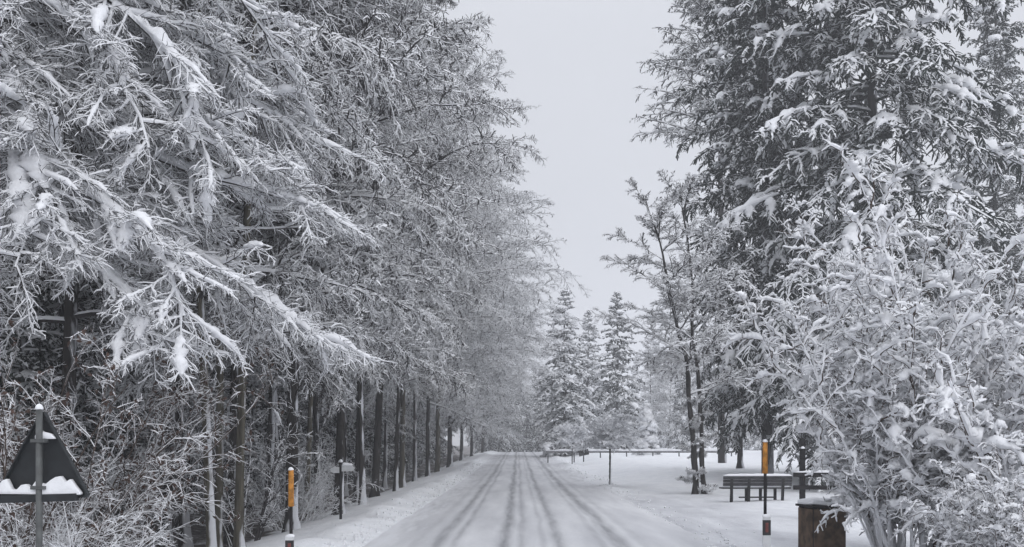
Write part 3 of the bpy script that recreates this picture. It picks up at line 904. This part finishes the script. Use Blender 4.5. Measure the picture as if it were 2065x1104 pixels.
# ------------------------------------------------------------------ right: spruces, broadleaf trees, shrub
big = spruce_meshes(41, H=40, Rm=6.6, low=0.05, whorl=1.5, per=10, droop=1.25, el0=-8, cyl=1.6, shape=0.8, pad=(0.25, 0.2), pad_p=0.95, pad_a=(.25, .6), pad_l=(.3, .6), k=(18, 14), nr=0.038, bare=0.25, bare3=0.5, hang=1.6, snow=0.06, b3=.3)
big2 = spruce_meshes(43, H=38, Rm=4.6, low=0.09, whorl=1.0, per=8, droop=1.1, pad_p=0.4, pad=(0.28, 0.22), cyl=1.7, shape=0.8, k=(17, 14), nr=0.038, bare=0.35, bare3=0.6, hang=1.6, snow=0.055, b3=.3)
def put(name, meshes, px, Y, label, cat, rz=0, s=1.0, group=None):
    x = (px - VX) / F * Y
    return place(name, meshes, (x, Y, gz(x, Y)), label, cat, group, rz, s)
for i, (x, y, sc) in enumerate([(-11.5, 24, .8), (-13, 31, .95), (-16, 27, .9), (-12, 40, .9), (-17, 38, 1.1), (-12, 53, .9), (-20, 48, 1.2), (-13, 67, .9), (-25, 36, 1.2), (-14, 84, 1.0), (-22, 66, 1.2), (-13, 104, .9), (-30, 52, 1.3), (-15, 128, 1.0), (-10.5, 20, .6), (-14, 20.5, .8), (-19, 21, .9), (-9.3, 45, .7), (-9.0, 58, .7), (-9.4, 72, .8), (-9.2, 88, .8), (-9.6, 110, .9), (-9.5, 34, .65)]):
    place("spruce_tree", dark_young, (x, y, gz(x, y)), "dark spruce standing in the gloom inside the left wood", 'tree', "dark spruces in the left wood", i * 1.7, sc)
for i, (px, Y, sc) in enumerate([(1002, 140, .75), (1030, 150, .8), (1062, 156, .7), (1090, 150, .75), (1112, 145, .55), (978, 138, .9), (1046, 165, .95), (1078, 170, .9), (1018, 160, .9)]):
    put("spruce_tree", dark_young, px, Y, "grey spruce in the dark wall of trees where the road ends", 'tree', i * 1.3, sc, "spruces at the road end")
put("spruce_tree", big, 1760, 40.0, "huge dark spruce with heavy snow pads filling the upper right", 'tree', 0.6, 1.0)
put("spruce_tree", big2, 1548, 45.0, "dark spruce behind the bench and the right orange snow pole", 'tree', 2.0, 0.95)
put("spruce_tree", big2, 2010, 60.0, "dark spruce at the right edge behind the huge snow padded spruce", 'tree', 1.0, 0.9)
larch = spruce_meshes(47, H=42, Rm=6.0, low=0.5, whorl=1.0, per=8, cyl=1.8, droop=0.35, el0=0, el1=40, k=(14, 8), nr=0.022, snow=0.06, bare=0.1, pad_p=0, needle='needle_pale', shape=0.7, bl=1.6)
put("larch_tree", larch, 1455, 62.0, "pale frosted larch showing left of the dark spruces", 'tree', 0.3, 1.0)

def twin_tree():
    b = at(1408, 998, 35.4); b[2] = gz(b[0], b[1])
    Y = 35.4
    tr = [([at(1402, 1000, Y) + [0, 0, -.4], at(1400, 900, Y), at(1388, 780, Y), at(1380, 715, Y), at(1355, 600, Y - .2), at(1325, 480, Y - .3), at(1305, 400, Y - .3)], .125, .02),
          ([at(1420, 1000, Y + .1) + [0, 0, -.4], at(1416, 880, Y + .1), at(1406, 760, Y + .1), at(1398, 660, Y + .2), at(1395, 560, Y + .3), at(1380, 430, Y + .3), at(1370, 370, Y + .3)], .10, .02)]
    r = np.random.default_rng(61)
    limbs = []
    for q_ in range(2):
        P, L = resample(tr[q_][0], 26)
        z_ = np.linspace(0, 1, 26)
        P[1:, 0] += (.045 * np.sin(z_ * 17 + q_ * 2) + .025 * np.sin(z_ * 31 + q_))[1:] * sm(0, .1, z_[1:])
        P[1:, 1] += (.07 * np.sin(z_ * 14 + q_ * 4))[1:]
        tr[q_] = (P, tr[q_][1], tr[q_][2])
    for pts, r0, r1 in tr:
        P, L = resample(pts, 40)
        for i in range(12):
            p = P[int((0.07 + .028 * i) * 39)]; a_ = i * 2.4 + r.normal(0, .4); ln = r.uniform(.25, .6)
            d = np.array([math.cos(a_), math.sin(a_), .35])
            limbs.append([p, p + d * ln * .5, p + d * ln + [0, 0, -.05]])
        for i in range(18):
            t = 0.36 + 0.62 * (i + r.uniform(0, 1)) / 18
            p = P[int(t * 39)]
            az = i * 2.4 + r.normal(0, .3); el = 0.15 + 0.9 * t * r.uniform(.5, 1.1)
            ln = (3.9 * (1.15 - t)) * r.uniform(.8, 1.2) + .8
            d = np.array([math.cos(az) * math.cos(el), math.sin(az) * math.cos(el), math.sin(el)])
            q = [p, p + d * ln * .4, p + d * ln * .75 + [0, 0, -.02 * ln], p + d * ln + [0, 0, -.12 * ln]]
            limbs.append(q)
    m = laid_tree_meshes(62, tr, limbs, k=(14, 9, 4), snow=0.024, r=0.034, lf=0.4, l2max=1.5, l3max=0.7, droop=0.35)
    return place("twin_trunk_tree", m, (0, 0, 0), "bare frosted tree on two slim dark trunks left of the bench", 'tree')
twin_tree()
slim = forest_tree_meshes(71, H=17, limbs=34, reach=4.0, low=0.25, lean=0.2, k=(11, 7, 4), side=0.0)
put("broadleaf_tree", slim, 1487, 50.0, "straight dark trunked tree rising just behind the left end of the bench", 'tree', 0.4)

def far_spruce(seed): return spruce_meshes(seed, H=19, Rm=3.5, low=0.03, whorl=0.75, per=7, droop=1.0, el0=-18, el1=30, k=(11, 7), nr=0.06, snow=0.085, bare=0.2, bare3=0.35, hang=1.4, pad_p=0.55, pad=(0.30, 0.2), tr=0.22, shape=0.8, bl=1.0, cyl=1.15)
snowy = far_spruce(53); snowy2 = far_spruce(59)
put("snowy_spruce", snowy, 1140, 100.0, "tall snow covered spruce beside the far road, left one of the pair", 'tree', 0.3, (1.35, 1.35, .94))
put("snowy_spruce", snowy2, 1243, 112.0, "tall snow covered spruce, right one of the pair beyond the round young trees", 'tree', 2.1, (1.3, 1.3, .99))
put("snowy_spruce", snowy, 1186, 124.0, "hazy spruce half hidden between the pair of tall snowy spruces", 'tree', 4.0, (1.25, 1.25, .96))
for i, (px, Y, s) in enumerate([(1330, 140, .95), (1375, 120, .75), (1420, 150, 1.0), (1480, 130, .9), (1285, 165, .9), (1540, 110, .9), (1620, 120, .95), (1700, 110, 1.0)]):
    put("snowy_spruce", (snowy, snowy2)[i % 2], px, Y, "hazy snow covered spruce beyond the snowy field on the right", 'tree', i * 1.3, s, "spruces beyond the field")
for i, (px, Y, s) in enumerate([(1310, 118, .55), (1350, 128, .6), (1455, 105, .55), (1395, 160, .7), (1590, 90, .6), (1660, 75, .55), (1900, 70, .7), (2020, 75, .7), (1820, 85, .65)]):
    put("forest_tree", PROTO[i % 3], px, Y, "hazy bare tree among the spruces beyond the right hand field", 'tree', i * 1.1, s, "bare trees beyond the field")
fir = spruce_meshes(57, H=4.6, Rm=1.6, low=0.02, whorl=0.42, per=6, droop=1.3, el0=-10, el1=30, k=(5, 3), nr=0.03, snow=0.10, bare=0.1, pad_p=1.4, pad=(0.40, 0.32), pad_a=(.15, .5), pad_l=(.4, .6), tr=0.06, bl=0.6)
put("young_fir", fir, 1302, 85.0, "small fir wrapped completely in snow behind the rail fence", 'tree')

# round-headed young trees by the road
def sapling(seed, h, hs, rad, snow):
    r = np.random.default_rng(seed)
    limbs = []
    for i in range(26):
        az = i * 2.4; el = r.uniform(-.1, 1.3); ln = rad * r.uniform(.75, 1.05)
        p = np.array([0, 0, h + r.uniform(0, .5)])
        d = np.array([math.cos(az) * math.cos(el), math.sin(az) * math.cos(el), math.sin(el)])
        limbs.append([p, p + d * ln * .5 + [0, 0, .05], p + d * ln])
    return laid_tree_meshes(seed + 1, [([(0, 0, -.3), (.01, 0, h * .5), (0, .01, h + .5)], .055, .035)], limbs, k=(9, 6, 3), snow=snow, mats=('bark', 'rimed'), f3=1.1, r=0.014, lf=0.5, l2max=.7, l3max=.4, droop=0.5, base_r=1.15)
put("young_round_tree", sapling(81, 1.55, 2, 1.5, 0.06), 1230, 41.0, "nearer young tree with round frosted crown on a thin stem by the road", 'tree')
put("young_round_tree", sapling(83, 1.7, 2, 1.5, 0.065), 1154, 74.0, "farther young tree with round frosted crown at the road side", 'tree')

# big shrub and lower snow-laden shrub, right foreground
sh = shrub_meshes(101, 46, 6.3, 0.28, 0.6, (17, 6, 3), 0.055, 'twig_warm', 520, (.075, .07), 0.036, 0.06, up=.18, bias=(.05, 0), wid=0.45, wind=np.array([-.35, -.2, .9]),
                  l3=0.33, l2=0.72, six=True, f3=0.7, t0=0.2, s1=.65, bare=.12, crook=2.1, lump=.7, n1=20, n2=9, n3=6)
x, y = 6.4, 15.2
place("snowy_shrub", sh, (x, y, gz(x, y)), "tall many stemmed shrub plastered with snow filling the right foreground", 'shrub', None, 0.3, 1.0)
sh2 = shrub_meshes(103, 34, 4.4, 0.50, 0.9, (15, 6, 3), 0.062, 'twig_warm', 520, (.11, .10), 0.034, 0.15, up=.1, wid=0.6, wind=np.array([-.35, -.2, .9]),
                   l3=0.36, l2=0.9, six=True, f3=0.75, t0=0.12, s1=.9, bare=.08, crook=2.1, lump=1.0, n1=18, n2=9, n3=6)
x, y = 7.9, 14.4
place("snowy_shrub", sh2, (x, y, gz(x, y)), "lower spreading shrub with fat snow clumps at the right edge", 'shrub', None, 1.0, 1.0)
x, y = 6.35, 12.0
place("snowy_shrub", sh2, (x, y, gz(x, y)), "low shrub with round snow cushions in the bottom right corner", 'shrub', None, 3.4, 0.42)

# ------------------------------------------------------------------ triangular sign, seen from behind
def triangular_sign():
    Y = 9.3
    c = at(83, 1004, Y)
    g = gz(c[0], Y)
    o = empty("road_sign", (c[0], Y, g), "dark back of a triangular road sign with snow caught on its lower rim", 'sign', None, R(-8))
    zb = c[2] - g
    S = 1.02; hgt = S * 0.866
    tri = [(-S / 2, 0, 0), (S / 2, 0, 0), (0, 0, hgt)]
    # rounded corners
    pts = []
    for i in range(3):
        p = Vector(tri[i]); a = (Vector(tri[i - 1]) - p).normalized(); b = (Vector(tri[(i + 1) % 3]) - p).normalized()
        for t in (0.0, .33, .67, 1.0):
            q0 = p + a * .05; q1 = p + b * .05
            q = q0.lerp(q1, t) * (1 - 2 * t * (1 - t) * .5) + p * (2 * t * (1 - t) * .5)
            pts.append(q + Vector((0, 0, zb)))
    MB().prism([p + Vector((0, 0.05, 0)) for p in pts], (0, 1, 0), 0.004).build("plate", M['metal_dark'], o)
    cen = Vector((0, 0, zb + hgt / 3))
    rim = MB(); bm = rim.bm
    n = len(pts)
    ring = []
    for p in pts:
        i2 = cen + (p - cen) * 0.955
        ring.append([bm.verts.new(q) for q in (p + Vector((0, .049, 0)), p + Vector((0, 0.005, 0)), i2 + Vector((0, 0.005, 0)), i2 + Vector((0, .049, 0)))])
    for i in range(n):
        a, b = ring[i], ring[(i + 1) % n]
        for k in range(4):
            bm.faces.new((a[k], b[k], b[(k + 1) % 4], a[(k + 1) % 4]))
    rim.build("rim", M['metal_dark'], o)
    MB().cyl((0, -.03, -.5), (0, -.03, zb + hgt - .01), .032, seg=16).build("pole", M['steel'], o, True)
    MB().lump((0, -.03, zb + hgt - .005), (.04, .04, .045), 3, .1).build("snow_cap", M['snow'], o, True)
    rail = MB()
    rail.box((-.02, -.012, zb - .005), (.84, .05, .075), Matrix.Rotation(R(-2), 3, 'Y'), .008)
    rail.build("lower_rail", M['metal_dark'], o)
    for z in (zb + .1, zb + .56):
        cl = MB(); cl.box((0, -.028, z), (.15, .075, .035), None, .006); cl.build("clamp", M['steel'], o)
    # ragged snow lying on the rail and in the upper corner
    def ragged(zs, x0, x1, top, depth, y0, mat, seed):
        r = random.Random(seed)
        xs_ = [x0 + (x1 - x0) * i / (len(top) - 1) for i in range(len(top))]
        pts_ = [(x0, y0, zs)] + [(xs_[i], y0, zs + top[i]) for i in range(len(top))] + [(x1, y0, zs)]
        mb = MB(); mb.prism(pts_, (0, 1, 0), depth)
        bmesh.ops.bevel(mb.bm, geom=mb.bm.edges[:], offset=0.003, segments=1, affect='EDGES')
        return mb.build("caught_snow", mat, o, True)
    ragged(zb + .034, -.46, .43, [.02, .13, .15, .05, .04, .09, .10, .06, .13, .11, .10, .14, .17, .18, .12, .15, .08, .02], .055, -.03, M['snow'], 1)
    ragged(zb + .58, -.055, .15, [.03, .09, .07, .06, .05, .01], .05, -.02, M['snow'], 2)
    return o
triangular_sign()

# ------------------------------------------------------------------ roadside posts with orange snow poles
def snow_pole(px, Y, ztop_post, z_or0, z_or1, label):
    x = (px - VX) / F * Y; g = gz(x, Y)
    o = empty("marker_post", (x, Y, g), label, 'marker post', "roadside posts with orange snow poles")
    zt = ztop_post - g
    body = MB()
    prof = [(-.06, -.045, 0), (.06, -.045, 0), (.045, .045, 0), (-.045, .045, 0)]
    body.prism([(a, b, -.4) for a, b, _ in prof], (0, 0, 1), zt + .4 - .27)
    body.build("post", M['white_plastic'], o)
    band = MB(); band.prism([(a * 1.04, b * 1.04, zt - .268) for a, b, _ in prof], (0, 0, 1), .24)
    bo = band.build("band", M['black_plastic'], o)
    rf = MB(); rf.box((0, -.05, zt - .145), (.045, .012, .15), None, .004); rf.build("reflector", M['reflector'], bo)
    tp = MB(); tp.prism([(a, b, zt - .026) for a, b, _ in prof], (0, 0, 1), .05)
    tp.build("post_top", M['white_plastic'], o)
    MB().cyl((0, .06, zt - .5), (0, .06, z_or1 - g), .026, .024, 12).build("pole", M['wood_dark'], o, True)
    MB().cyl((0, .06, z_or0 - g), (.0, .06, z_or1 - g + .015), .043, .038, 14).build("orange_sleeve", M['orange'], o, True)
    MB().lump((0, .06, z_or1 - g + .02), (.045, .045, .04), 2, .1).build("snow_cap", M['snow'], o, True)
    sn = MB(); sn.lump((0, 0, zt + .022), (.065, .05, .05), 5, .1); sn.build("snow_cap", M['snow'], o, True)
snow_pole(1545, 15.0, 0.72, 1.43, 1.92, "right hand marker post with orange snow pole in front of the bench")
snow_pole(585, 14.0, 0.50, 0.97, 1.50, "left hand marker post with orange snow pole before the dark trunks")

def strip(name, a, b, w, h, parent, seed):
    """an unbroken uneven ridge of snow lying from a to b"""
    r = np.random.default_rng(seed)
    a = np.array(a, float); b = np.array(b, float)
    n = max(12, int(np.linalg.norm(b - a) / .09)); n = min(n, 220)
    t = np.linspace(0, 1, n); P = a + (b - a) * t[:, None]
    e = np.clip(np.minimum(t, 1 - t) * 14, 0.05, 1) ** .5
    T = unit((b - a)[None])[0]; s_ = unit(np.cross(T, [0, 0, 1.0])[None])[0]
    an = np.linspace(0, 2 * math.pi, 10, endpoint=False)
    ws = np.convolve(r.uniform(.5, 1.5, n + 4), np.ones(5) / 5, 'valid') * r.uniform(.85, 1.15, n)
    V = P[:, None] + s_ * (np.cos(an)[None, :, None] * (w * e * (.8 + .2 * ws))[:, None, None]) \
        + np.array([0, 0, 1.0]) * (np.where(np.sin(an) > 0, np.sin(an) * 2, np.sin(an) * .1)[None, :, None] * (h * e * ws)[:, None, None])
    i = np.arange(n - 1)[:, None] * 10 + np.arange(10)[None]; j = np.arange(n - 1)[:, None] * 10 + (np.arange(10)[None] + 1) % 10
    Q = np.stack([i, j, j + 10, i + 10], -1).reshape(-1, 4)
    return link(name, np_mesh(name, V.reshape(-1, 3), Q, [M['snow']], smooth=True), parent)

# ------------------------------------------------------------------ bench (seen from behind)
def bench():
    Y = 31.0; x = (1527 - VX) / F * Y
    o = empty("park_bench", (x, Y, gz(x, Y)), "dark wooden park bench seen from behind on the snowy layby", 'bench', None, R(4))
    Lb = 2.3
    for i, z in enumerate((.56, .67, .78)):
        MB().box((0, -.02 - .02 * i, z), (Lb, .045, .098), Matrix.Rotation(R(8), 3, 'X'), .006).build("back_slat", M['wood'], o)
    for i in range(4):
        MB().box((0, .08 + .115 * i, .43), (Lb, .10, .045), None, .006).build("seat_slat", M['wood'], o)
    for sx in (-.86, -.28, .28, .86):
        MB().box((sx, .0, .38), (.085, .07, .86), Matrix.Rotation(R(6), 3, 'X'), .006).build("back_leg", M['wood_dark'], o)
        MB().box((sx * .86, .40, .19), (.085, .08, .44), None, .006).build("front_leg", M['wood_dark'], o)
    MB().box((0, .06, .13), (1.2, .04, .05), None, .005).build("stretcher", M['wood_dark'], o)
    strip("snow_cap", (-Lb / 2, -.07, .835), (Lb / 2, -.07, .835), .03, .035, o, 4)
    strip("seat_snow", (-Lb / 2, .25, .455), (Lb / 2, .25, .455), .21, .05, o, 5)
bench()

# ------------------------------------------------------------------ wooden bin and two-rail fence at the shrub
def bin_box():
    Y = 16.4; x = (1657 - VX) / F * Y
    o = empty("wooden_bin", (x, Y, gz(x, Y)), "brown wooden litter bin with snow on its lid under the tall shrub", 'bin', None, R(10))
    w, d, h = .58, .52, .82
    for sx in (-1, 1):
        for sy in (-1, 1):
            MB().box((sx * (w / 2 - .03), sy * (d / 2 - .03), h / 2 - .1), (.07, .07, h + .2), None, .006).build("corner_post", M['wood_dark'], o)
    for sy in (-1, 1):
        b = MB()
        for i in range(6):
            b.box((-w / 2 + .06 + i * (w - .12) / 5, sy * (d / 2 + .012), h / 2), (.108, .024, h - .05), None, .005)
        b.build("board_panel", M['wood_brown'], o)
    for sx in (-1, 1):
        b = MB()
        for i in range(5):
            b.box((sx * (w / 2 + .012), -d / 2 + .06 + i * (d - .12) / 4, h / 2), (.024, .107, h - .05), None, .005)
        b.build("board_panel", M['wood_brown'], o)
    MB().box((0, 0, h + .02), (w + .1, d + .1, .04), None, .008).build("lid", M['wood_dark'], o)
    s = MB(); s.box((0, 0, h + .085), (w + .06, d + .06, .09), None, .035)
    bmesh.ops.subdivide_edges(s.bm, edges=s.bm.edges[:], cuts=3, use_grid_fill=True)
    for v in s.bm.verts: v.co.z += .018 * math.sin(v.co.x * 9 + v.co.y * 7) + .012 * math.sin(v.co.x * 21)
    s.build("snow_cap", M['snow'], o, True)
bin_box()

def rail_fence():
    Y = 24.0; x = (1618 - VX) / F * Y
    o = empty("rail_fence", (x, Y, gz(x, Y)), "dark two rail wooden fence behind the litter bin", 'fence', None, R(-3))
    for i in range(3):
        MB().box((i * 2.0, 0, .75 + (.25 if i == 0 else 0)), (.13, .13, 2.1 if i == 0 else 1.6), None, .012).build("fence_post", M['wood_dark'], o)
    for z in (1.12, .80):
        MB().box((1.9, -.085, z), (4.3, .04, .11), None, .008).build("rail", M['wood_dark'], o)
    MB().lump((0, 0, 1.8), (.08, .08, .07), 2, .1).build("snow_cap", M['snow'], o, True)
    strip("rail_snow", (-.2, -.085, 1.178), (4.0, -.085, 1.178), .028, .03, o, 7)
rail_fence()

def field_fence():
    Y = 80.0; x0 = (1105 - VX) / F * Y; x1 = (1475 - VX) / F * Y
    o = empty("field_fence", (x0, Y, gz(x0, Y)), "long low rail fence with snow on top across the snowy field", 'fence')
    g0 = gz(x0, Y)
    n = 8; L = x1 - x0
    top = EYE - (909 - HY) / F * Y - g0
    for i in range(n):
        xx = L * i / (n - 1); g = gz(x0 + xx, Y) - g0
        MB().box((xx, 0, (top + g - .3) / 2), (.10, .10, top - g + .3), None, .012).build("fence_post", M['wood_grey'], o)
    r1 = MB().box((L / 2, -.085, top - .12), (L + .3, .045, .14), None, .008).build("rail", M['wood_grey'], o)
    strip("snow_cap", (-.1, -.05, top - .048), (L + .1, -.05, top - .048), .10, .09, o, 8)
field_fence()

def signpost():
    Y = 23.6; x = (687 - VX) / F * Y
    o = empty("signpost", (x, Y, gz(x, Y)), "small hiking signpost with two pale pointed boards among left trunks", 'signpost', None, R(6))
    top = EYE - (932 - HY) / F * Y - gz(x, Y)
    MB().cyl((0, 0, -.4), (0, 0, top), .035, .033, 12).build("post", M['wood_dark'], o, True)
    for sgn, z, ln in ((1, top - .16, .36), (-1, top - .2, .26)):
        pts = [(sgn * .03, -.04, z - .075), (sgn * (ln - .07), -.04, z - .075), (sgn * ln, -.04, z), (sgn * (ln - .07), -.04, z + .075), (sgn * .03, -.04, z + .075)]
        bd = MB().prism(pts, (0, -1, 0), .02).build("sign_board", M['sign_white'], o)
    MB().lump((0, 0, top + .005), (.05, .05, .06), 1, .1).build("snow_cap", M['snow'], o, True)
    strip("board_snow", (.04, -.05, top - .086), (.30, -.05, top - .086), .02, .03, o, 9)
signpost()

def far_sign():
    Y = 79.0; c = at(1177, 913, Y)
    g = gz(c[0], Y)
    o = empty("notice_board", (c[0], Y, g), "small dark board fixed at the field fence beside the far young tree", 'board')
    z = c[2] - g
    MB().box((0, 0, z), (.85, .06, .5), Matrix.Rotation(R(-12), 3, 'Y'), .03).build("panel", M['wood_dark'], o)
    MB().box((0, .08, z / 2 - .1), (.09, .09, z + .2), None, .01).build("post", M['wood_dark'], o)
    strip("snow_cap", (-.36, 0, z + .18), (.46, 0, z + .34), .05, .05, o, 10)
far_sign()

# ------------------------------------------------------------------ haze
hz = MB(); hz.box((0, 320, 30), (860, 800, 66))
hm = bpy.data.materials.new("haze_air"); hm.use_nodes = True
nt = hm.node_tree; nt.nodes.clear()
pv = nt.nodes.new("ShaderNodeVolumePrincipled")
pv.inputs['Color'].default_value = (0.93, 0.94, 0.97, 1)
pv.inputs['Density'].default_value = 0.0019
pv.inputs['Density Attribute'].default_value = ""
pv.inputs['Anisotropy'].default_value = 0.0
mo = nt.nodes.new("ShaderNodeOutputMaterial")
nt.links.new(pv.outputs[0], mo.inputs['Volume'])
tag(hz.build("haze", hm), kind='stuff')
